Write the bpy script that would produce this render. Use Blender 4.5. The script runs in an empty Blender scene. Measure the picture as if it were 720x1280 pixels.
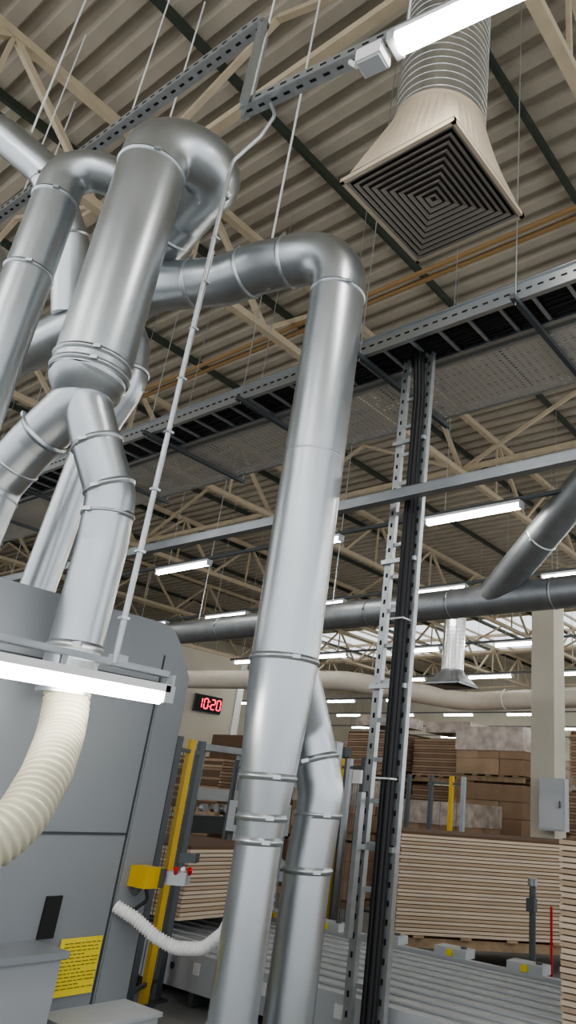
import bpy, math, random
from mathutils import Vector, Matrix
random.seed(7)
S=bpy.context.scene
# ---------------------------------------------------------------- materials
MATS={}
def mat(name,col,rough=.6,metal=0.,noise=0.,nscale=6.,stretch=(1,1,1),emit=None,estr=0.,bump=0.,rvar=0.):
    m=bpy.data.materials.new(name);m.use_nodes=True;nt=m.node_tree;N=nt.nodes;L=nt.links
    b=N['Principled BSDF'];b.inputs['Base Color'].default_value=(*col,1);b.inputs['Roughness'].default_value=rough;b.inputs['Metallic'].default_value=metal
    if emit:
        b.inputs['Emission Color'].default_value=(*emit,1);b.inputs['Emission Strength'].default_value=estr
    if noise or bump or rvar:
        tc=N.new('ShaderNodeTexCoord');mp=N.new('ShaderNodeMapping');mp.inputs['Scale'].default_value=stretch
        nz=N.new('ShaderNodeTexNoise');nz.inputs['Scale'].default_value=nscale;nz.inputs['Detail'].default_value=4
        L.new(tc.outputs['Object'],mp.inputs['Vector']);L.new(mp.outputs['Vector'],nz.inputs['Vector'])
        if noise:
            r=N.new('ShaderNodeValToRGB');r.color_ramp.elements[0].position=.3;r.color_ramp.elements[1].position=.7
            r.color_ramp.elements[0].color=(*[max(0,c*(1-noise)) for c in col],1);r.color_ramp.elements[1].color=(*[min(1,c*(1+noise)) for c in col],1)
            L.new(nz.outputs['Fac'],r.inputs['Fac']);L.new(r.outputs['Color'],b.inputs['Base Color'])
        if rvar:
            mr=N.new('ShaderNodeMapRange');mr.inputs['From Min'].default_value=.3;mr.inputs['From Max'].default_value=.7
            mr.inputs['To Min'].default_value=max(0,rough-rvar);mr.inputs['To Max'].default_value=rough+rvar
            L.new(nz.outputs['Fac'],mr.inputs['Value']);L.new(mr.outputs['Result'],b.inputs['Roughness'])
        if bump:
            bp=N.new('ShaderNodeBump');bp.inputs['Strength'].default_value=bump;bp.inputs['Distance'].default_value=.01
            L.new(nz.outputs['Fac'],bp.inputs['Height']);L.new(bp.outputs['Normal'],b.inputs['Normal'])
    MATS[name]=m;return m
mat('galv',(.55,.58,.59),.35,.95,noise=.05,nscale=5,stretch=(1,1,.5),rvar=.02)
mat('galv_dull',(.34,.36,.37),.45,.8,noise=.12,nscale=4)
mat('galv_trim',(.56,.59,.60),.35,.9)
mat('spiral',(.70,.71,.70),.27,.95,noise=.04,nscale=8)
mat('zinc',(.50,.52,.52),.42,.8,noise=.1,nscale=12)
mat('dark_hole',(.015,.015,.015),.8)
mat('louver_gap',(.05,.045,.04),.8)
mat('black_cable',(.012,.012,.013),.45)
mat('cream',(.52,.44,.31),.6,noise=.08)
mat('tan',(.54,.46,.35),.5,noise=.08,nscale=4)
mat('louver',(.30,.27,.235),.5,.2)
mat('roof',(.43,.39,.315),.6,noise=.08,nscale=2)
mat('wall',(.54,.51,.42),.8,noise=.05,nscale=1)
mat('concrete',(.28,.28,.27),.6,noise=.2,nscale=1.5,rvar=.1)
mat('machine',(.235,.25,.262),.42,noise=.03,nscale=2,bump=.02)
mat('machine_lt',(.31,.325,.335),.45)
mat('seam',(.05,.055,.06),.6)
mat('yellow',(.65,.42,.03),.5)
mat('label',(.82,.66,.05),.5)
mat('ink',(.16,.13,.04),.7)
mat('red',(.55,.02,.02),.35)
mat('hose',(.60,.57,.44),.5,noise=.06)
mat('white',(.78,.78,.76),.5)
mat('insul',(.64,.59,.50),.55,noise=.05)
mat('ltgrey',(.46,.48,.49),.5)
mat('green_dk',(.05,.06,.045),.6)
mat('brown_pipe',(.33,.21,.09),.5)
mat('grey_dk',(.10,.11,.115),.5,.3)
mat('card',(.46,.355,.25),.9,noise=.06,nscale=3)
mat('card2',(.60,.49,.37),.85,noise=.05,nscale=3)
mat('card_b',(.27,.185,.12),.9,noise=.15,nscale=3)
mat('card_c',(.37,.265,.18),.9,noise=.12,nscale=3)
mat('carton',(.31,.21,.135),.85,noise=.12,nscale=3)
mat('card_dk',(.13,.08,.05),.9)
mat('wood',(.36,.26,.16),.8,noise=.2,nscale=10)
mat('film',(.42,.36,.31),.25,noise=.3,nscale=7,bump=.6)
mat('roller',(.50,.52,.53),.42,.45)
mat('tube',(1,1,1),.5,emit=(1,.975,.93),estr=27)
mat('led',(.1,0,0),.5,emit=(1,.03,.08),estr=4)
m=mat('perf',(.62,.60,.55),.5,.45);nt=m.node_tree;N=nt.nodes;L=nt.links
tc=N.new('ShaderNodeTexCoord');vm=N.new('ShaderNodeVectorMath');vm.operation='MULTIPLY';vm.inputs[1].default_value=(14,24,0)
fr=N.new('ShaderNodeVectorMath');fr.operation='FRACTION';sb=N.new('ShaderNodeVectorMath');sb.operation='SUBTRACT';sb.inputs[1].default_value=(.5,.5,0)
ln=N.new('ShaderNodeVectorMath');ln.operation='LENGTH';lt=N.new('ShaderNodeMath');lt.operation='LESS_THAN';lt.inputs[1].default_value=.25
tr=N.new('ShaderNodeBsdfTransparent');mx=N.new('ShaderNodeMixShader')
L.new(tc.outputs['Object'],vm.inputs[0]);L.new(vm.outputs[0],fr.inputs[0]);L.new(fr.outputs[0],sb.inputs[0]);L.new(sb.outputs[0],ln.inputs[0]);L.new(ln.outputs['Value'],lt.inputs[0])
L.new(lt.outputs[0],mx.inputs['Fac']);L.new(N['Principled BSDF'].outputs[0],mx.inputs[1]);L.new(tr.outputs[0],mx.inputs[2]);L.new(mx.outputs[0],N['Material Output'].inputs['Surface'])
# ---------------------------------------------------------------- builder
def fillet(pts,rad,k=7):
    pts=[Vector(p) for p in pts];out=[pts[0]]
    for i in range(1,len(pts)-1):
        a,b,c=pts[i-1],pts[i],pts[i+1];u=(a-b);v=(c-b);d1,d2=u.length,v.length;u.normalize();v.normalize()
        ang=u.angle(v)
        if ang>math.pi-.03: out.append(b);continue
        d=min(rad/math.tan(ang/2),d1*.48,d2*.48)
        p0=b+u*d;p2=b+v*d;r=d*math.tan(ang/2)
        cdir=(u+v).normalized();cen=b+cdir*(r/math.sin(ang/2))
        w0=(p0-cen);w2=(p2-cen);th=w0.angle(w2)
        for j in range(k+1):
            t=j/k
            out.append(cen+(w0*math.sin((1-t)*th)+w2*math.sin(t*th))/math.sin(th))
    out.append(pts[-1]);return out
def resample(pts,step):
    out=[pts[0].copy()];acc=0
    for i in range(len(pts)-1):
        a,b=pts[i],pts[i+1];l=(b-a).length
        if l<1e-6: continue
        d=step-acc
        while d<=l:
            out.append(a+(b-a)*(d/l));d+=step
        acc=l-(d-step)
    out.append(pts[-1].copy());return out
class Bd:
    def __init__(s,name): s.name=name;s.v=[];s.f=[];s.m=[];s.sm=[];s.ml=[]
    def mi(s,m):
        if m not in s.ml: s.ml.append(m)
        return s.ml.index(m)
    def add(s,vs,fs,m,smooth=False):
        o=len(s.v);s.v+=[tuple(v) for v in vs];k=s.mi(m)
        for f in fs: s.f.append([i+o for i in f]);s.m.append(k);s.sm.append(smooth)
    def box(s,c,d,m,yaw=0,rot=None):
        hx,hy,hz=d[0]/2,d[1]/2,d[2]/2
        M=rot if rot else Matrix.Rotation(yaw,3,'Z');c=Vector(c)
        vs=[c+M@Vector((x,y,z)) for x in(-hx,hx) for y in(-hy,hy) for z in(-hz,hz)]
        s.add(vs,[(0,1,3,2),(4,6,7,5),(0,4,5,1),(2,3,7,6),(0,2,6,4),(1,5,7,3)],m)
    def bar(s,a,b,w,h,m):
        a=Vector(a);b=Vector(b);d=b-a;q=d.to_track_quat('X','Z').to_matrix()
        s.box((a+b)/2,(d.length,w,h),m,rot=q)
    def sweep(s,pts,rad,m,n=24,cap=True,smooth=True):
        pts=[Vector(p) for p in pts]
        P=[pts[0]]
        R=[rad[0] if isinstance(rad,(list,tuple)) else rad]
        for i in range(1,len(pts)):
            if (pts[i]-P[-1]).length>1e-5:
                P.append(pts[i]);R.append(rad[i] if isinstance(rad,(list,tuple)) else rad)
        T=[]
        for i in range(len(P)):
            a=P[max(0,i-1)];b=P[min(len(P)-1,i+1)];T.append((b-a).normalized())
        nn=T[0].orthogonal().normalized();vs=[]
        for i in range(len(P)):
            if i: nn=(nn-T[i]*nn.dot(T[i])).normalized()
            bb=T[i].cross(nn)
            for j in range(n):
                t=2*math.pi*j/n;vs.append(P[i]+(nn*math.cos(t)+bb*math.sin(t))*R[i])
        fs=[(i*n+j,i*n+(j+1)%n,(i+1)*n+(j+1)%n,(i+1)*n+j) for i in range(len(P)-1) for j in range(n)]
        s.add(vs,fs,m,smooth)
        if cap:
            s.add(vs[:n],[tuple(reversed(range(n)))],m);s.add(vs[-n:],[tuple(range(n))],m)
    def cyl(s,a,b,r,m,n=12,r2=None): s.sweep([a,b],[r,r if r2 is None else r2],m,n)
    def lathe(s,p,d,prof,m,n=40,cap=False):
        p=Vector(p);d=Vector(d).normalized();q=d.orthogonal().normalized();w=d.cross(q);vs=[]
        for (t,r) in prof:
            for j in range(n):
                a=2*math.pi*j/n;vs.append(p+d*t+(q*math.cos(a)+w*math.sin(a))*r)
        fs=[(i*n+j,i*n+(j+1)%n,(i+1)*n+(j+1)%n,(i+1)*n+j) for i in range(len(prof)-1) for j in range(n)]
        s.add(vs,fs,m,True)
    def seam(s,p,d,r,m='galv'):
        s.lathe(p,d,[(-.009,r-.001),(-.006,r+.0035),(.006,r+.0035),(.009,r-.001)],m)
    def collar(s,p,d,r,m='galv_trim',w=.020):
        s.lathe(p,d,[(-w,r-.002),(-w,r+.003),(-w*.5,r+.003),(-w*.4,r+.008),(0,r+.011),(w*.4,r+.008),(w*.5,r+.003),(w,r+.003),(w,r-.002)],m)
        d=Vector(d).normalized();q=d.cross(Vector((.55,-.73,.4)))
        if q.length<.1: q=d.orthogonal()
        q.normalize();q2=q.cross(d);c=Vector(p)+(q*.5+q2).normalized()*(r+.014)
        s.bar(c-q*.022,c+q*.022,.022,.022,m)
    def done(s,parent=None):
        me=bpy.data.meshes.new(s.name)
        c=Vector((0,0,0))
        if s.v:
            mn=[min(v[i] for v in s.v) for i in range(3)];mxx=[max(v[i] for v in s.v) for i in range(3)]
            c=Vector(((mn[0]+mxx[0])/2,(mn[1]+mxx[1])/2,mn[2]))
        me.from_pydata([tuple(Vector(v)-c) for v in s.v],[],s.f)
        for m in s.ml: me.materials.append(MATS[m])
        me.polygons.foreach_set('material_index',s.m);me.polygons.foreach_set('use_smooth',s.sm);me.update()
        o=bpy.data.objects.new(s.name,me);o.location=c;S.collection.objects.link(o)
        if parent: o.parent=parent
        return o
# ---------------------------------------------------------------- room
XL,XR,YN,YF,ZR=-36,7,-6,42,10.0
b=Bd('floor');b.box(((XL+XR)/2,(YN+YF)/2,-.1),(XR-XL,YF-YN,.2),'concrete');b.done()
b=Bd('wall_left');b.box((-36.1,18,5),(.2,48,10.2),'wall');b.done()
b=Bd('wall_partition');b.box((-22.1,6.5,3.1),(.2,25,6.2),'wall');b.box((-21.97,6.5,.75),(.06,25,1.5),'ltgrey');b.box((-22.1,6.5,6.25),(.3,25,.12),'cream');b.box((-22.1,19,3.1),(.3,.3,6.2),'white');b.done()
b=Bd('wall_far');b.box((-14.5,42.1,5),(43,.2,10.2),'wall');b.done()
def deck(b,y0,y1,x0,x1):
    P=.35;y=y0;prof=[]
    while y<y1-1e-6:
        prof+= [(y,0),(y+.15,0),(y+.19,.10),(y+.31,.10)];y+=P
    prof.append((y1,0));vs=[];
    for (yy,z) in prof: vs+=[(x0,min(yy,y1),ZR+z),(x1,min(yy,y1),ZR+z)]
    b.add(vs,[(2*i,2*i+1,2*i+3,2*i+2) for i in range(len(prof)-1)],'roof')
b=Bd('ceiling');deck(b,YN,29.3,XL,XR);deck(b,36.3,YF,XL,XR);deck(b,29.3,36.3,XL,-33);b.done()
b=Bd('skylight_frame')
for i in range(27): b.box((-33+i*1.5,32.8,ZR+.05),(.08,7,.1),'cream')
for y in (29.3,32.8,36.3): b.box((-13,y,ZR+.02),(40,.12,.14),'cream')
b.done()
b=Bd('roof_purlins')
for i in range(-11,3):
    x=-.2+i*2.9
    b.box((x,18,ZR-.09),(.07,48,.13),'green_dk')
b.done()
def truss(x):
    b=Bd('roof_truss')
    zb,zt=8.35,9.8
    b.box((x,18,zb),(.13,48,.12),'cream');b.box((x,18,zt),(.13,48,.12),'cream')
    y=-6.;k=0
    while y<41.9:
        a=(x,y,zb if k%2==0 else zt);c=(x,y+1.5,zt if k%2==0 else zb);b.bar(a,c,.08,.08,'cream')
        if k%2==0: b.bar((x,y+1.5,zb),(x,y+1.5,zt),.05,.05,'cream')
        y+=1.5;k+=1
    b.done()
for x in (-1.9,-7.8,-13.8,-19.8,-25.8,-31.8): truss(x)
b=Bd('roof_bracing_beams')
for y in (3.1,12.0,21,30,39):
    b.box((-15,y,8.45),(41.5,.1,.1),'cream')
    x=-1.9
    while x>-30:
        b.bar((x,y,8.45),(x-2.95,y,9.75),.07,.07,'cream');b.bar((x-2.95,y,9.75),(x-5.9,y,8.45),.07,.07,'cream');x-=5.95
b.done()
b=Bd('sprinkler_pipes')
for dy in (0,.16): b.cyl((-35.5,6.55+dy,8.75),(6,6.55+dy,8.75),.04,'brown_pipe',10)
for dy in (13,20): b.cyl((-35.5,dy,8.6),(6,dy,8.6),.05,'green_dk',8)
b.done()
# ---------------------------------------------------------------- main exhaust duct
mx_,my_=-3.25,3.12
b=Bd('exhaust_duct_riser')
top=[(mx_,my_,2.32),(mx_,my_,5.56),(-3.94,2.91,5.56),(-4.33,2.83,5.52),(-4.95,2.60,5.55),(-9.5,2.45,5.55)]
P=fillet(top,.42,10);b.sweep(P,.207,'galv',48)
b.collar((mx_,my_,2.34),(0,0,1),.207);b.collar((mx_,my_,5.12),(0,0,1),.207);b.seam((mx_,my_,3.72),(0,0,1),.206)
for p,q in (((-3.72,2.975,5.56),(-1,-.3,0)),((-4.1,2.878,5.54),(-1,-.2,-.1)),((-4.6,2.73,5.53),(-1,-.37,0)),((-5.3,2.59,5.55),(-1,-.03,0)),((-7,2.53,5.55),(-1,0,0))): b.collar(p,q,.207)
b.sweep([(mx_,my_,2.32),(mx_,my_,1.68)],[.207,.160],'galv',48)
b.collar((mx_,my_,1.68),(0,0,1),.16)
b.sweep([(mx_,my_,1.68),(mx_,my_,1.36)],[.16,.127],'galv',48)
b.collar((mx_,my_,1.47),(0,0,1),.138);b.collar((mx_,my_,1.35),(0,0,1),.127)
b.sweep([(mx_,my_,1.36),(mx_,my_,0.0)],.127,'galv',48)
b.collar((mx_,my_,.5),(0,0,1),.127)
br=[(-3.27,3.25,2.3),(-3.33,3.5,1.98),(-3.22,3.56,1.62),(-3.25,3.55,1.2),(-3.27,3.55,0.0)]
b.sweep(fillet(br,.25,6),.14,'galv',40)
for p,q in (((-3.275,3.53,1.80),(.3,.16,-1)),((-3.23,3.56,1.5),(0,0,1)),((-3.25,3.55,1.2),(0,0,1))): b.collar(p,q,.14)
b.done()
# ---------------------------------------------------------------- left duct with Y branch
b=Bd('exhaust_duct_wye')
lx,ly=-4.0,1.83
P=fillet([(lx,ly,3.87),(lx,ly,5.95),(-3.85,2.27,6.0),(-4.5,2.42,6.03),(-5.7,2.56,5.66)],.30,10)
b.sweep(P,.23,'galv',48)
b.collar((lx,ly,3.90),(0,0,1),.23);b.collar((lx,ly,3.98),(0,0,1),.23);b.collar((lx,ly,5.64),(0,0,1),.23);b.collar((-4.7,2.44,5.97),(-1.2,.14,-.37),.23)
b.sweep(fillet([(lx,ly,3.87),(lx-.02,ly-.01,3.72),(-4.33,1.77,3.47),(-4.56,1.73,3.22),(-4.6,1.72,2.9),(-4.6,1.72,2.6)],.2,6),[.23]+[.19]+[.15]*200,'galv',40)
b.sweep(fillet([(lx,ly,3.87),(lx+.01,ly+.02,3.72),(-3.91,1.96,3.43),(-3.85,2.09,3.15),(-3.86,2.12,2.85),(-3.86,2.12,2.0)],.2,6),[.23]+[.19]+[.142]*200,'galv',40)
for p,q,r in (((-4.25,1.785,3.53),(-.33,-.06,-.25),.15),((-4.45,1.75,3.35),(-.23,-.04,-.25),.15),((-4.58,1.725,3.12),(0,0,1),.15),((-3.915,1.955,3.45),(.1,.13,-.3),.142),((-3.86,2.07,3.2),(.06,.13,-.28),.142),((-3.857,2.105,3.03),(0,.03,-.3),.142)): b.collar(p,q,r)
b.collar((-3.86,2.12,2.25),(0,0,1),.142)
b.done()
b=Bd('exhaust_duct_bend')
P=fillet([(-4.74,1.55,2.6),(-4.74,1.55,5.86),(-4.47,1.88,5.9),(-5.05,2.5,5.62)],.33,10);b.sweep(P,.155,'galv',40)
b.collar((-4.74,1.55,5.50),(0,0,1),.155);b.collar((-4.74,1.55,4.82),(0,0,1),.155);b.done()
b=Bd('exhaust_duct_offset')
b.sweep(fillet([(-7.2,.6,7.05),(-6.26,1.41,7.06),(-5.97,1.82,6.75),(-6.0,2.2,6.25),(-6.1,2.45,5.6)],.3,8),.17,'galv',32)
b.sweep(fillet([(-7.9,1.2,6.9),(-7.2,1.9,6.5),(-7.2,2.45,5.6)],.4,8),.17,'galv',32)
b.sweep(fillet([(-5.3,2.5,5.45),(-4.8,2.47,4.8),(-4.70,2.47,4.4),(-4.95,2.42,3.95),(-5.1,2.4,2.6)],.3,8),.12,'galv',32)
b.collar((-4.72,2.47,4.5),(.1,0,-.4),.12)
for p,q in (((-6.26,1.41,7.06),(.94,.81,0)),((-5.98,1.84,6.73),(0,.4,-.5)),((-6.0,2.18,6.28),(0,.3,-.5))): b.collar(p,q,.17)
b.done()
b=Bd('flexible_suction_hose')
P=resample(fillet([(-3.86,2.12,2.12),(-3.83,2.14,1.95),(-3.74,2.1,1.78),(-3.56,1.98,1.6),(-3.42,1.82,1.36),(-3.5,1.45,1.12),(-3.95,1.25,1.0),(-4.15,1.2,1.0)],.35,8),.0055)
b.sweep(P,[.110+.009*math.sin(i*2*math.pi/6.) for i in range(len(P))],'hose',32)
b.collar((-3.86,2.12,2.03),(0,0,1),.135);b.done()
b=Bd('cable_conduit_drop')
b.cyl((-3.53,2.17,2.16),(-3.53,2.15,5.65),.017,'zinc',12)
b.cyl((-3.575,2.2,2.16),(-3.575,2.2,5.0),.006,'white',8)
for i in range(9): b.box((-3.53,2.165,2.4+i*.38),(.045,.045,.015),'galv_trim')
b.sweep(fillet([(-3.53,2.15,5.65),(-3.52,2.15,5.78),(-3.36,2.22,6.0),(-3.28,2.25,6.2),(-3.35,2.24,6.36)],.1,5),.014,'zinc',10)
b.done()
def channel(b,a,c,w,h,m='zinc',slots=True,step=.12):
    a=Vector(a);c=Vector(c);d=(c-a);Ln=d.length;d.normalize()
    b.bar(a,c,w,.006,m)
    side=d.cross(Vector((0,0,1)));
    if side.length<.1: side=Vector((0,1,0))
    side.normalize();up=side.cross(d)
    for s in(-1,1):
        b.bar(a+side*s*w/2+up*h/2,c+side*s*w/2+up*h/2,.006,h,m)
    if slots:
        k=int(Ln/step)
        q=d.to_track_quat('X','Z').to_matrix()
        for i in range(k):
            p=a+d*(i+.5)*step
            b.box(p,(step*.45,w*.22,.010),'dark_hole',rot=q)
            for s in(-1,1): b.box(p+side*s*w/2+up*h/2,(step*.45,.010,h*.25),'dark_hole',rot=q)
b=Bd('cable_trunking')
channel(b,(-9.5,2.0,7.25),(-3.5,2.12,7.25),.1,.08)
channel(b,(-3.62,2.2,6.4),(-1.2,2.52,6.4),.1,.08)
b.box((-3.52,2.12,6.84),(.05,.05,.95),'galv_trim');b.box((-3.62,2.22,6.84),(.05,.05,.95),'galv_trim')
for i in range(5): b.bar((-3.52,2.12,6.45+i*.2),(-3.62,2.22,6.5+i*.2),.02,.02,'zinc')
b.cyl((-8.5,2.04,7.31),(-3.5,2.14,7.31),.02,'black_cable');b.cyl((-3.6,2.22,6.46),(-1.3,2.52,6.46),.02,'black_cable')
for p in ((-5.25,2.06),(-7.2,2.03),(-3.57,2.2),(-2.2,2.4)): b.cyl((p[0],p[1],6.4 if p[0]>-4 else 7.25),(p[0],p[1],10),.008,'white',8)
b.done()
b=Bd('junction_box');b.box((-2.42,2.33,6.27),(.2,.14,.12),'white',yaw=.13);b.box((-2.42,2.33,6.205),(.17,.11,.02),'ltgrey',yaw=.13);b.cyl((-2.55,2.31,6.27),(-2.62,2.31,6.36),.02,'white');b.done()
def batten(a,c,name='fluorescent_batten',w=.085):
    a=Vector(a);c=Vector(c);d=(c-a).normalized()
    b=Bd(name);b.bar(a+Vector((0,0,.05)),c+Vector((0,0,.05)),w,.04,'white')
    P=[a+d*.03,c-d*.03];b.sweep(P,w*.42,'tube',14)
    for p in(a,c): b.bar(p-d*.03+Vector((0,0,.02)),p+d*.03+Vector((0,0,.02)),w,.09,'ltgrey')
    return b.done()
batten((-2.25,2.36,6.3),(-.75,2.56,6.3),w=.16)
batten((-3.5,.95,2.02),(-3.5,2.5,2.03),w=.085)
b=Bd('lamp_carrier_channel');channel(b,(-3.55,-.6,2.17),(-3.55,2.52,2.15),.05,.03,m='galv_dull',slots=False)
b.box((-3.53,2.54,2.1),(.06,.015,.12),'ltgrey');b.box((-3.55,2.2,2.19),(.06,.08,.04),'ltgrey')
for y in (1.2,1.9): b.box((-3.54,y,2.13),(.02,.03,.08),'galv_dull')
b.cyl((-3.55,.2,2.16),(-3.55,.2,7.2),.01,'white',8)
b.done()
rows=[(7.9,5.35,-31.3),(11.7,5.6,-18.5),(15.6,5.35,-18.5),(19.6,5.35,-34),(23.7,5.35,-34),(28,5.35,-34),(33,5.35,-34),(37.5,5.35,-34),(-1.6,6.4,-15.3),(-4.4,6.4,-15.3)]  # rows at negative y are added out of view to help light the hall
for (y,z,x0) in rows:
    x=-5.7-3.2*20
    xs=[]
    while x<6:
        if x>=max(x0,-21 if y<19 else -35) and x<5: xs.append(x)
        x+=3.2
    b=Bd('fluorescent_lamp_row')
    b.box(((xs[0]+xs[-1]+1.5)/2,y,z+.11),(xs[-1]-xs[0]+2,.06,.05),'grey_dk')
    hw=.14 if y>0 else .09
    for x in xs:
        b.box((x+.77,y,z+.06),(1.54,hw,.04),'white');b.cyl((x+.02,y,z),(x+1.52,y,z),.038,'tube',12)
        for e in (0,1.54): b.box((x+e,y,z+.02),(.04,.1,.1),'ltgrey')
        b.cyl((x+.3,y,z+.1),(x+.3,y,10),.006,'zinc',6)
    b.done()
# ---------------------------------------------------------------- square diffuser
def diffuser(cx,cy,z,hs,r,hneck,ztop,n=10,name='square_air_diffuser',hood='tan'):
    b=Bd(name)
    K=48;v0=[];v1=[]
    for j in range(K):
        t=2*math.pi*(j+.5)/K;c,s_=math.cos(t),math.sin(t);q=max(abs(c),abs(s_))
        v0.append((cx+hs*c/q,cy+hs*s_/q,z+.03));v1.append((cx+r*c,cy+r*s_,z+hneck))
    b.add(v0+v1,[(j,(j+1)%K,K+(j+1)%K,K+j) for j in range(K)],hood,False)
    for s_ in(-1,1):
        b.box((cx+s_*(hs-.01),cy,z+.01),(.03,2*hs+.01,.04),hood);b.box((cx,cy+s_*(hs-.01),z+.01),(2*hs+.01,.03,.04),hood)
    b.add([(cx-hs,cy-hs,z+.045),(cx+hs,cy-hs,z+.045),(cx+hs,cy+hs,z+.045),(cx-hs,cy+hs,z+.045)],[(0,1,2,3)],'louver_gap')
    st=(hs-.02)/n
    for k in range(n):
        o=hs-.02-k*st;i=o-st*.58;zo,zi=z-.006,z+.006
        vs=[(cx+a*o,cy+c*o,zo) for a,c in((-1,-1),(1,-1),(1,1),(-1,1))]+[(cx+a*i,cy+c*i,zi) for a,c in((-1,-1),(1,-1),(1,1),(-1,1))]
        vs+=[(x,y,zz+.003) for x,y,zz in vs]
        fs=[(j,(j+1)%4,4+(j+1)%4,4+j) for j in range(4)]+[(8+j,8+(j+1)%4,12+(j+1)%4,12+j) for j in range(4)]+[(j,(j+1)%4,8+(j+1)%4,8+j) for j in range(4)]+[(4+j,4+(j+1)%4,12+(j+1)%4,12+j) for j in range(4)]
        b.add(vs,fs,'louver')
    b.cyl((cx,cy,z+hneck-.01),(cx,cy,ztop),r,'spiral',64)
    pitch=.085;turn=(ztop-z-hneck)/pitch;K=int(turn*40)
    hp=[(cx+(r+.0005)*math.cos(k*math.pi/20),cy+(r+.0005)*math.sin(k*math.pi/20),z+hneck+k*pitch/40) for k in range(K)]
    b.sweep(hp,.0045,'spiral',6)
    b.lathe((cx,cy,z+hneck),(0,0,1),[(-.03,r+.008),(.02,r+.008),(.03,r+.001)],hood,48)
    b.done()
diffuser(-2.6,3.38,6.0,.525,.385,.75,9.95)
diffuser(-8.5,13.1,3.95,.42,.24,.3,6.0,6,hood='galv_dull')
# ---------------------------------------------------------------- cable trays
TZ=5.35
b=Bd('cable_ladder_tray')
for y in (4.07,4.50):
    b.box((-7,y,TZ+.06),(18,.008,.15),'galv_trim');b.box((-7,y+(.02 if y<4.2 else -.02),TZ-.015),(18,.045,.008),'galv_trim');b.box((-7,y-(.012),TZ+.135),(18,.03,.008),'galv_trim')
    x=-15.8
    while x<2: b.box((x,y-.001,TZ+.06),(.05,.013,.016),'dark_hole');x+=.1
x=-15.9
while x<2: b.box((x,4.285,TZ+.01),(.03,.42,.02),'zinc');x+=.3
b.box((-7,4.285,TZ+.10),(17.9,.38,.03),'black_cable')
for i in range(10):
    y=4.11+i*.039;pts=[(-16+k*1.0,y+random.uniform(-.012,.012),TZ+.045+random.uniform(0,.02)) for k in range(19)]
    b.sweep(pts,.018,'black_cable',8)
x=-15
while x<2:
    b.box((x,4.75,TZ-.05),(.045,1.55,.045),'grey_dk')
    for y in(4.03,5.5): b.cyl((x,y,TZ-.1),(x,y,10),.006,'zinc',6)
    x+=1.6
b.done()
b=Bd('perforated_cable_tray')
b.box((-7,5.0,TZ),(18,.84,.003),'perf')
for y in(4.58,5.42): b.box((-7,y,TZ+.05),(18,.006,.1),'galv_trim');b.box((-7,y,TZ-.01),(18,.03,.006),'galv_trim')
b.done()
b=Bd('cable_riser_ladder')
rx,ry=-3.4,4.40
for s_,x in((-1,rx-.14),(1,rx+.13)):
    b.box((x,ry,2.75),(.065,.008,5.5),'zinc');b.box((x-.03*1,ry+.02,2.75),(.006,.04,5.5),'zinc');b.box((x+.03,ry+.02,2.75),(.006,.04,5.5),'zinc')
    z=.1
    while z<5.4: b.box((x,ry-.003,z),(.016,.01,.035),'dark_hole');z+=.11
z=.2
while z<5.4: b.box((rx,ry+.03,z),(.27,.025,.03),'zinc');z+=.28
b.box((rx-.14,ry-.06,1.2),(.04,.05,.9),'zinc');b.box((rx-.16,ry-.10,1.75),(.07,.03,.09),'white')
for z in(1.3,2.4,3.4,4.5): b.box((rx-.02,ry-.02,z),(.34,.03,.035),'galv_trim')
for i,(dx,dy) in enumerate(((0,0),(.035,0),(.07,0),(.018,-.03),(.055,-.03))):
    x=rx+.03+dx;y=ry-.03+dy
    b.sweep(fillet([(x+.1,ry+.02,TZ+.05),(x+.04,ry-.0,TZ+.22+i*.01),(x,y-.04,TZ+.12),(x,y-.04,TZ-.1),(x,y,4.9),(x+.005,y,2.5),(x,y,.0)],.06,5),.022,'black_cable',10)
for z in(1.75,2.9,4.0): b.box((rx+.065,ry-.05,z),(.13,.09,.012),'white')
b.done()
b=Bd('steel_support_beam')
b.box((-6,4.22,3.865),(18,.08,.006),'galv_dull');b.box((-6,4.22,3.945),(18,.08,.006),'galv_dull');b.box((-6,4.185,3.905),(18,.006,.08),'galv_dull')
b.done()
# ---------------------------------------------------------------- large horizontal duct
b=Bd('horizontal_main_duct')
b.cyl((-14.5,9,4.45),(3,9,4.45),.225,'galv_dull',40)
for x in (-13,-11.2,-9.3,-7.5,-5.9,-4.2,-2.4,-.6): b.collar((x,9,4.45),(1,0,0),.225,'galv_dull')
b.sweep([(-5.2,9,4.5),(-3.46,8.08,5.44),(-1.6,7.1,6.44)],.235,'galv_dull',40)
for t in(.3,.62): b.collar(Vector((-5.2,9,4.5)).lerp(Vector((-1.6,7.1,6.44)),t),(3.6,-1.9,1.94),.235,'galv_trim')
for x in(-12,-8.4,-3.4): b.cyl((x,9,4.6),(x,9,10),.01,'zinc',6)
b.done()
b=Bd('white_ventilation_duct')
b.sweep(fillet([(-16,11.8,4.1),(-11,12.6,4.05),(-9.7,15.6,4.0),(-6.5,15.2,4.0),(2,15,4.0)],.7,8),.22,'insul',28)
for x in(-12.5,-8.4,-7.2,-5.8): b.collar((x,12.36 if x<-10 else 15.3,4.07 if x<-10 else 4.0),(1,0 if x>-10 else .15,0),.22,'white')
for x in(-12.5,-7.2): b.cyl((x,12.4 if x<-10 else 15.3,4.1),(x,12.4 if x<-10 else 15.3,10),.01,'zinc',6)
b.done()
b=Bd('rectangular_duct_drop')
b.bar((-6.75,3.45,4.95),(-7.95,3.68,2.85),.26,.26,'galv_dull');b.box((-8,3.68,1.5),(.4,.4,3.0),'galv_dull');b.done()
b=Bd('duct_hanger_rods')
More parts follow.
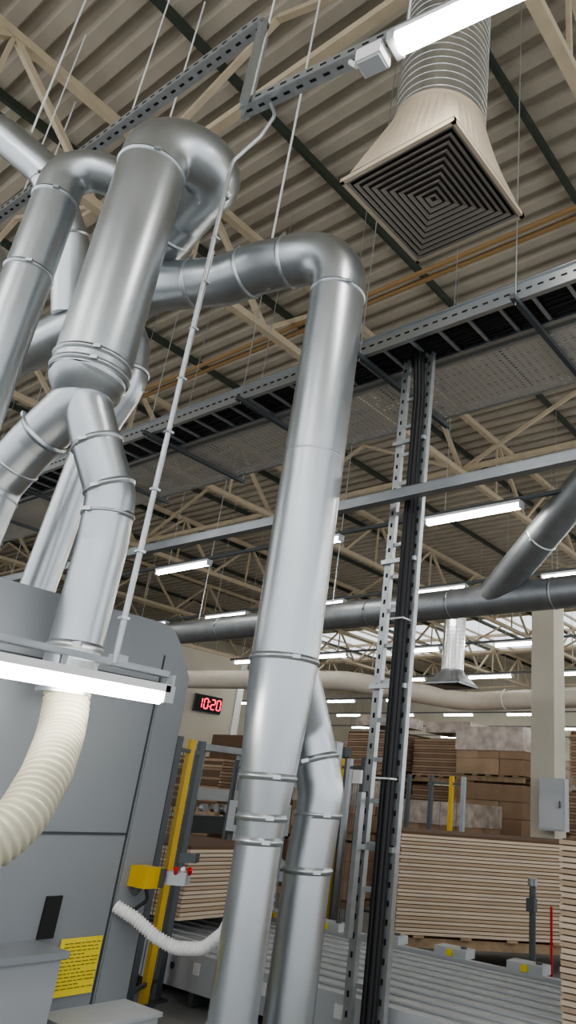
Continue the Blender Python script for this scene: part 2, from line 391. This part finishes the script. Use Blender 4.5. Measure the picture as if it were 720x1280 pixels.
for x,y,z in((-3.94,2.93,5.75),(-6.1,1.6,7.15),(-5.6,2.58,5.74),(-8.2,2.49,5.74)): b.cyl((x,y,z),(x,y,10),.01,'white',8)
b.done()
# ---------------------------------------------------------------- machine
b=Bd('sanding_machine_cabinet')
out=[(-1.5,0),(-1.5,2.58),(2.84,2.58),(2.93,2.555),(3.0,2.48),(3.13,2.26),(3.13,0)]
K=len(out);vs=[(-4.15,y,z) for y,z in out]+[(-6.3,y,z) for y,z in out]
b.add(vs,[tuple(range(K)),tuple(reversed(range(K,2*K)))]+[(i,K+i,K+(i+1)%K,(i+1)%K) for i in range(K)],'machine')
b.box((-4.148,.7,1.31),(.008,4.4,.012),'seam');b.box((-4.148,2.9,1.2),(.008,.010,2.35),'seam')
b.box((-4.148,.7,2.2),(.008,4.4,.008),'seam');b.box((-4.148,1.2,.75),(.008,.01,1.1),'seam')
b.box((-4.149,3.02,1.15),(.012,.2,2.2),'machine')
b.box((-4.0,.5,.385),(.3,3.94,.77),'machine_lt');b.box((-3.99,.5,.78),(.34,3.98,.03),'machine')
b.box((-4.145,2.53,.9),(.02,.09,.2),'dark_hole')
b.box((-3.98,2.85,.22),(.35,.5,.44),'ltgrey');b.box((-3.98,2.85,.45),(.38,.53,.02),'ltgrey')
b.box((-4.14,2.755,.655),(.006,.25,.27),'label')
for i in range(13):
    y=2.655;row=.765-i*.0175
    while y<2.86-(.08 if i%4==3 else 0):
        wl=random.uniform(.012,.035);b.box((-4.1355,min(y+wl/2,2.86),row),(.003,wl,.0035),'ink');y+=wl+.009
b.done()
b=Bd('emergency_stop_box')
b.box((-4.06,3.02,1.09),(.16,.1,.11),'yellow');b.box((-4.02,3.075,1.09),(.14,.02,.10),'grey_dk')
b.cyl((-4.02,3.08,1.1),(-3.99,3.13,1.1),.03,'red',16);b.box((-3.95,3.18,1.09),(.12,.1,.07),'ltgrey',yaw=.6)
for k in(0,1,2): b.cyl((-3.93+.02*k,3.14+.035*k,1.12),(-3.91+.02*k,3.12+.035*k,1.145),.014,'red' if k!=1 else 'white',12)
b.box((-3.93,3.22,1.2),(.1,.08,.05),'grey_dk',yaw=.6);b.cyl((-4.1,3.0,1.0),(-4.05,3.0,1.05),.02,'grey_dk')
b.sweep(fillet([(-4.06,3.04,1.04),(-4.04,3.06,.97),(-4.1,3.0,.9)],.03,4),.01,'black_cable',8)
b.done()
b=Bd('ribbed_cable_conduit')
P=resample(fillet([(-4.15,2.93,.93),(-4.05,3.0,.88),(-3.95,3.1,.79),(-3.85,3.17,.745),(-3.65,3.2,.77),(-3.5,3.2,.87),(-3.38,3.14,1.0)],.12,6),.004)
b.sweep(P,[.033+.004*math.sin(i*2*math.pi/5) for i in range(len(P))],'white',20);b.done()
# ---------------------------------------------------------------- LED display (seven segment)
b=Bd('led_clock_display');b.box((-21.9,17.55,4.37),(.12,1.15,.55),'dark_hole');b.box((-21.93,17.55,4.37),(.1,1.2,.6),'grey_dk')
SEG={'1':'bc','0':'abcdef','2':'abged'}
def dig(ch,y,z,w,h):
    t=.035;X=-21.835
    pos={'a':(0,h/2,1),'g':(0,0,1),'d':(0,-h/2,1),'b':(w/2,h/4,0),'c':(w/2,-h/4,0),'f':(-w/2,h/4,0),'e':(-w/2,-h/4,0)}
    for s_ in SEG[ch]:
        dy,dz,hz=pos[s_];b.box((X,y+dy,z+dz),(.015,w-.03 if hz else t,t if hz else h/2-.03),'led')
for ch,y in (('1',17.13),('0',17.40),('2',17.72),('0',17.98)): dig(ch,y,4.37,.17,.34)
for z in(4.29,4.45): b.box((-21.835,17.56,z),(.015,.035,.035),'led')
b.done()
# ---------------------------------------------------------------- board stacks
def stack(cx,cy,lx,ly,z0,z1,yaw,lh=.04,pallet=True,name='cardboard_stack',levels=1,ms=('card','card2'),wrap=False):
    b=Bd(name);M=Matrix.Rotation(yaw,3,'Z');H=(z1-z0)/levels
    for lv in range(levels):
        zb=z0+lv*H
        if pallet:
            for k in(-1,0,1): b.box(Vector((cx,cy,zb+.05))+M@Vector((0,k*ly*.42,0)),(lx,.1,.09),'wood',yaw)
            for k in range(5): b.box(Vector((cx,cy,zb+.11))+M@Vector((lx*(-.4+.2*k),0,0)),(.12,ly,.025),'wood',yaw)
            zz=zb+.125
        else: zz=zb
        top=zb+H-(random.uniform(.02,.14) if levels>1 else 0)
        b.box((cx,cy,(zz+top)/2),(lx-.03,ly-.03,top-zz-.01),'card_dk',yaw)
        if wrap and lv==levels-1: b.box((cx,cy,(zz+top)/2+.06),(lx+.02,ly+.02,(top-zz)*.95),'film',yaw)
        i=0;ox,oy=random.uniform(-.05,.05)*(levels>1),random.uniform(-.05,.05)*(levels>1)
        while zz+lh<=top+.001:
            j=random.uniform(-.005,.005);b.box((cx+j+ox,cy+j+oy,zz+lh*.38),(lx+random.uniform(-.01,.01),ly+random.uniform(-.01,.01),lh*.76),ms[1] if (i*7)%5<3 else ms[0],yaw)
            zz+=lh;i+=1
    b.done()
def cartons(cx,cy,lx,ly,h,levels,name='carton_pallet'):
    b=Bd(name);H=h/levels
    for lv in range(levels):
        zb=lv*H
        for k in(-1,0,1): b.box((cx,cy+k*ly*.42,zb+.05),(lx,.1,.09),'wood')
        for k in range(5): b.box((cx+lx*(-.4+.2*k),cy,zb+.11),(.12,ly,.025),'wood')
        zz=zb+.125;n=3;hh=(H-.16)/n
        for r_ in range(n):
            for i in range(3):
                for j in range(2):
                    b.box((cx-lx/2+lx*(i+.5)/3+random.uniform(-.008,.008),cy-ly/2+ly*(j+.5)/2+random.uniform(-.01,.01),zz+hh*(r_+.5)),(lx/3-.006,ly/2-.006,hh-.006),random.choice(('carton','card_c','carton')))
        if lv==levels-1: b.box((cx,cy,zz+hh*n*.75),(lx+.03,ly+.03,hh*n*.5),'film')
    b.done()
def stack_from(p,dirdeg,L,W,z0,z1,**k):
    a=math.radians(dirdeg);d=Vector((math.cos(a),math.sin(a),0));n=Vector((-d.y,d.x,0));c=Vector((p[0],p[1],0))+d*L/2+n*W/2
    stack(c.x,c.y,L,W,z0,z1,a,**k)
stack_from((-5.2,7.15),45,2.6,1.3,.2,1.32,lh=.036)
stack(-1.58,5.78,1.6,1.25,.375,1.46,0,lh=.036,pallet=False)
stack(-6.9,5.6,1.6,1.2,.46,1.08,0,lh=.035,pallet=False)
DK=('card_b','card_c')
for (x,y,h,lv,wr) in ((-10.9,14.2,3.2,3,0),(-9.2,14.6,3.1,3,0),(-13.0,15.6,2.8,3,0),(-14.6,10.6,2.1,2,0),(-15.5,14,3,3,0),(-18,12,2.2,2,0),(-5.2,14.0,3.2,3,0),(-3,15,3,3,0),(-12.2,10.4,2.25,2,0),(-10.6,10.9,1.9,2,0)):
    stack(x,y,1.5,1.3,0,h,random.uniform(-.08,.08),lh=.055,levels=lv,ms=DK,wrap=bool(wr))
cartons(-7.5,13.6,1.5,1.2,3.15,3);cartons(-9.0,10.6,1.4,1.2,1.95,2);cartons(-7.2,11.2,1.4,1.1,1.7,2);cartons(-16.5,9.2,1.4,1.2,2.0,2)
for i in range(9): stack(-25+i*2.6,21+random.uniform(-.5,.5),2.0,1.5,0,3.3+random.uniform(-.4,.4),0,lh=.12,levels=3,ms=DK,wrap=i%3==0)
for (x,y,z) in((-9.2,14.6,3.1),(-10.9,14.2,3.2)):
    b=Bd('wrapped_bundle');b.box((x,y,z+.12),(1.2,1.0,.22),'film');b.box((x,y,z+.24),(1.1,.9,.03),'card');b.done()
# ---------------------------------------------------------------- conveyor
b=Bd('roller_conveyor')
x0,x1,y0,y1=-8.2,-.6,4.6,6.45
b.box(((x0+x1)/2,y0,.24),(x1-x0,.05,.26),'ltgrey');b.box(((x0+x1)/2,y1,.24),(x1-x0,.05,.26),'ltgrey')
y=y0+.14
while y<y1-.05:
    b.box(((x0+x1)/2,y,.33),(x1-x0,.155,.025),'roller');b.box(((x0+x1)/2,y+.09,.30),(x1-x0,.03,.02),'seam')
    b.cyl((x0,y+.06,.35),(x1,y+.06,.35),.012,'roller',8);y+=.185
x=x0+.2
while x<x1: b.box((x,(y0+y1)/2,.16),(.06,y1-y0,.3),'grey_dk');x+=.9
x=x0+.4
while x<x1:
    b.box((x,y1+.06,.40),(.34,.16,.07),'ltgrey');b.box((x,y1-.025,.40),(.06,.012,.05),'label');b.cyl((x+.1,y1+.06,.43),(x+.1,y1+.06,.45),.03,'grey_dk')
    b.box((x+.3,y0-.03,.27),(.07,.012,.08),'white');b.cyl((x,y0-.02,.25),(x,y0-.035,.25),.025,'grey_dk');x+=.75
for x in (-7.8,-6,-4.4,-2.8,-1.2):
    for y in(y0,y1): b.box((x,y,.06),(.08,.08,.12),'grey_dk')
b.done()
# ---------------------------------------------------------------- fences / posts
def fence(name,posts,h=1.98):
    b=Bd(name)
    for (x,y,m) in posts:
        b.box((x,y,h/2),(.055,.055,h),m);b.box((x,y,.01),(.14,.14,.02),'grey_dk')
    for i in range(len(posts)-1):
        (x0,y0,_),(x1,y1,_)=posts[i],posts[i+1]
        for z in(.15,h-.1): b.bar((x0,y0,z),(x1,y1,z),.03,.03,'grey_dk')
        L_=math.hypot(x1-x0,y1-y0);k=max(2,int(L_/.12))
        for j in range(1,k): b.cyl((x0+(x1-x0)*j/k,y0+(y1-y0)*j/k,.15),(x0+(x1-x0)*j/k,y0+(y1-y0)*j/k,h-.1),.004,'grey_dk',5)
    b.done()
fence('safety_fence',[(-5.35,4.05,'grey_dk'),(-5.54,4.34,'yellow'),(-5.6,4.5,'grey_dk')])
fence('safety_fence',[(-6.6,7.3,'grey_dk'),(-6.24,7.2,'yellow'),(-6.1,7.2,'galv_dull'),(-5.75,7.05,'grey_dk')],2.05)
fence('safety_fence',[(-6.3,9.3,'grey_dk'),(-5.95,9.3,'yellow'),(-5.75,9.3,'galv_dull')],2.0)
fence('safety_fence',[(-8.6,7.6,'grey_dk'),(-8.0,7.6,'yellow'),(-7.4,7.5,'galv_dull')],2.0)
fence('safety_fence',[(-7.5,9.3,'grey_dk'),(-7.1,9.3,'yellow'),(-6.7,9.3,'grey_dk')],2.0)
fence('safety_fence',[(-7.3,4.25,'grey_dk'),(-6.8,4.3,'grey_dk'),(-6.35,4.35,'galv_dull')],1.9)
b=Bd('light_curtain_post');b.box((-5.95,6.75,1.1),(.1,.1,2.2),'galv_dull');b.box((-5.95,6.69,1.1),(.05,.02,1.8),'grey_dk');b.box((-5.95,6.75,.02),(.2,.2,.04),'grey_dk');b.box((-5.93,6.68,1.65),(.12,.01,.12),'white');b.done()
b=Bd('sensor_post');b.cyl((-3.35,6.68,0),(-3.35,6.68,1.0),.03,'grey_dk');b.cyl((-3.35,6.68,1.0),(-3.35,6.68,1.06),.045,'galv_dull');b.box((-3.35,6.66,.85),(.08,.06,.1),'grey_dk');b.cyl((-3.2,6.75,0),(-3.2,6.75,.85),.012,'red');b.done()
b=Bd('control_panel_frame')
for x in(-7.6,-6.9): b.box((x,6.9,.8),(.06,.06,1.6),'galv_dull')
b.box((-7.25,6.9,1.3),(.8,.3,.35),'ltgrey');b.box((-7.25,6.74,1.3),(.5,.01,.2),'grey_dk');b.box((-7.25,6.9,.7),(.7,.2,.2),'ltgrey');b.done()
b=Bd('lift_table_mast')
for y in(8.2,9.1): b.box((-10.2,y,1.1),(.12,.12,2.2),'galv_dull')
b.box((-10.2,8.65,1.5),(.2,1.0,.18),'ltgrey');b.box((-10.2,8.65,1.05),(.25,1.1,.25),'grey_dk');b.box((-10.1,8.65,2.2),(.3,1.1,.1),'galv_dull')
for k in range(4): b.cyl((-10.05,8.3+k*.22,1.3),(-9.95,8.3+k*.22,1.3),.06,'zinc')
b.done()
b=Bd('stacking_gantry')
for x in(-8.9,-7.7):
    for y in(8.2,8.9): b.box((x,y,1.15),(.1,.1,2.3),'grey_dk')
b.box((-8.3,8.2,2.25),(1.4,.14,.14),'grey_dk');b.box((-8.3,8.9,2.25),(1.4,.14,.14),'grey_dk')
b.box((-8.3,8.55,1.75),(1.1,.7,.12),'galv_dull');b.cyl((-8.3,8.55,1.8),(-8.3,8.55,2.25),.06,'zinc');b.box((-8.3,8.55,.55),(1.3,.9,.12),'galv_dull')
for k in range(5): b.cyl((-8.8+k*.25,8.1,.64),(-8.8+k*.25,9.0,.64),.04,'zinc')
for x in(-8.85,-7.75): b.box((x,8.55,.25),(.08,.6,.5),'grey_dk')
b.done()
b=Bd('concrete_column');b.box((-5.5,11.5,2.7),(.42,.42,5.4),'wall');b.box((-5.5,11.5,.15),(.55,.55,.3),'concrete');b.box((-5.5,11.5,5.3),(1.1,.3,.25),'cream');b.done()
b=Bd('electrical_cabinet');b.box((-5.25,11.18,1.75),(.42,.2,.75),'ltgrey',yaw=.1);b.box((-5.24,11.07,1.75),(.38,.01,.7),'ltgrey',yaw=.1);b.box((-5.1,11.06,1.75),(.02,.02,.1),'grey_dk');b.done()
# ---------------------------------------------------------------- world & camera
w=bpy.data.worlds.new('World');S.world=w;w.use_nodes=True
w.node_tree.nodes['Background'].inputs['Color'].default_value=(.92,.95,1,1);w.node_tree.nodes['Background'].inputs['Strength'].default_value=1.4
try: S.view_settings.look='AgX - Medium High Contrast'
except Exception as e: print(e)
p=math.radians(23.84);r=math.radians(4.55);a=math.radians(37)
F=Vector((-math.sin(a),math.cos(a),0));Rt=Vector((math.cos(a),math.sin(a),0));Z=Vector((0,0,1))
fw=F*math.cos(p)+Z*math.sin(p);bu=-F*math.sin(p)+Z*math.cos(p)
R=Rt*math.cos(r)+bu*math.sin(r);U=bu*math.cos(r)-Rt*math.sin(r)
cd=bpy.data.cameras.new('camera');c=bpy.data.objects.new('camera',cd);S.collection.objects.link(c)
M=Matrix((R,U,-fw)).transposed().to_4x4();M.translation=Vector((0,0,1.6));c.matrix_world=M
cd.sensor_fit='AUTO';cd.sensor_width=36;cd.lens=25.06;cd.shift_x=-.125;cd.shift_y=-.0234;cd.clip_start=.05;cd.clip_end=300
S.camera=c
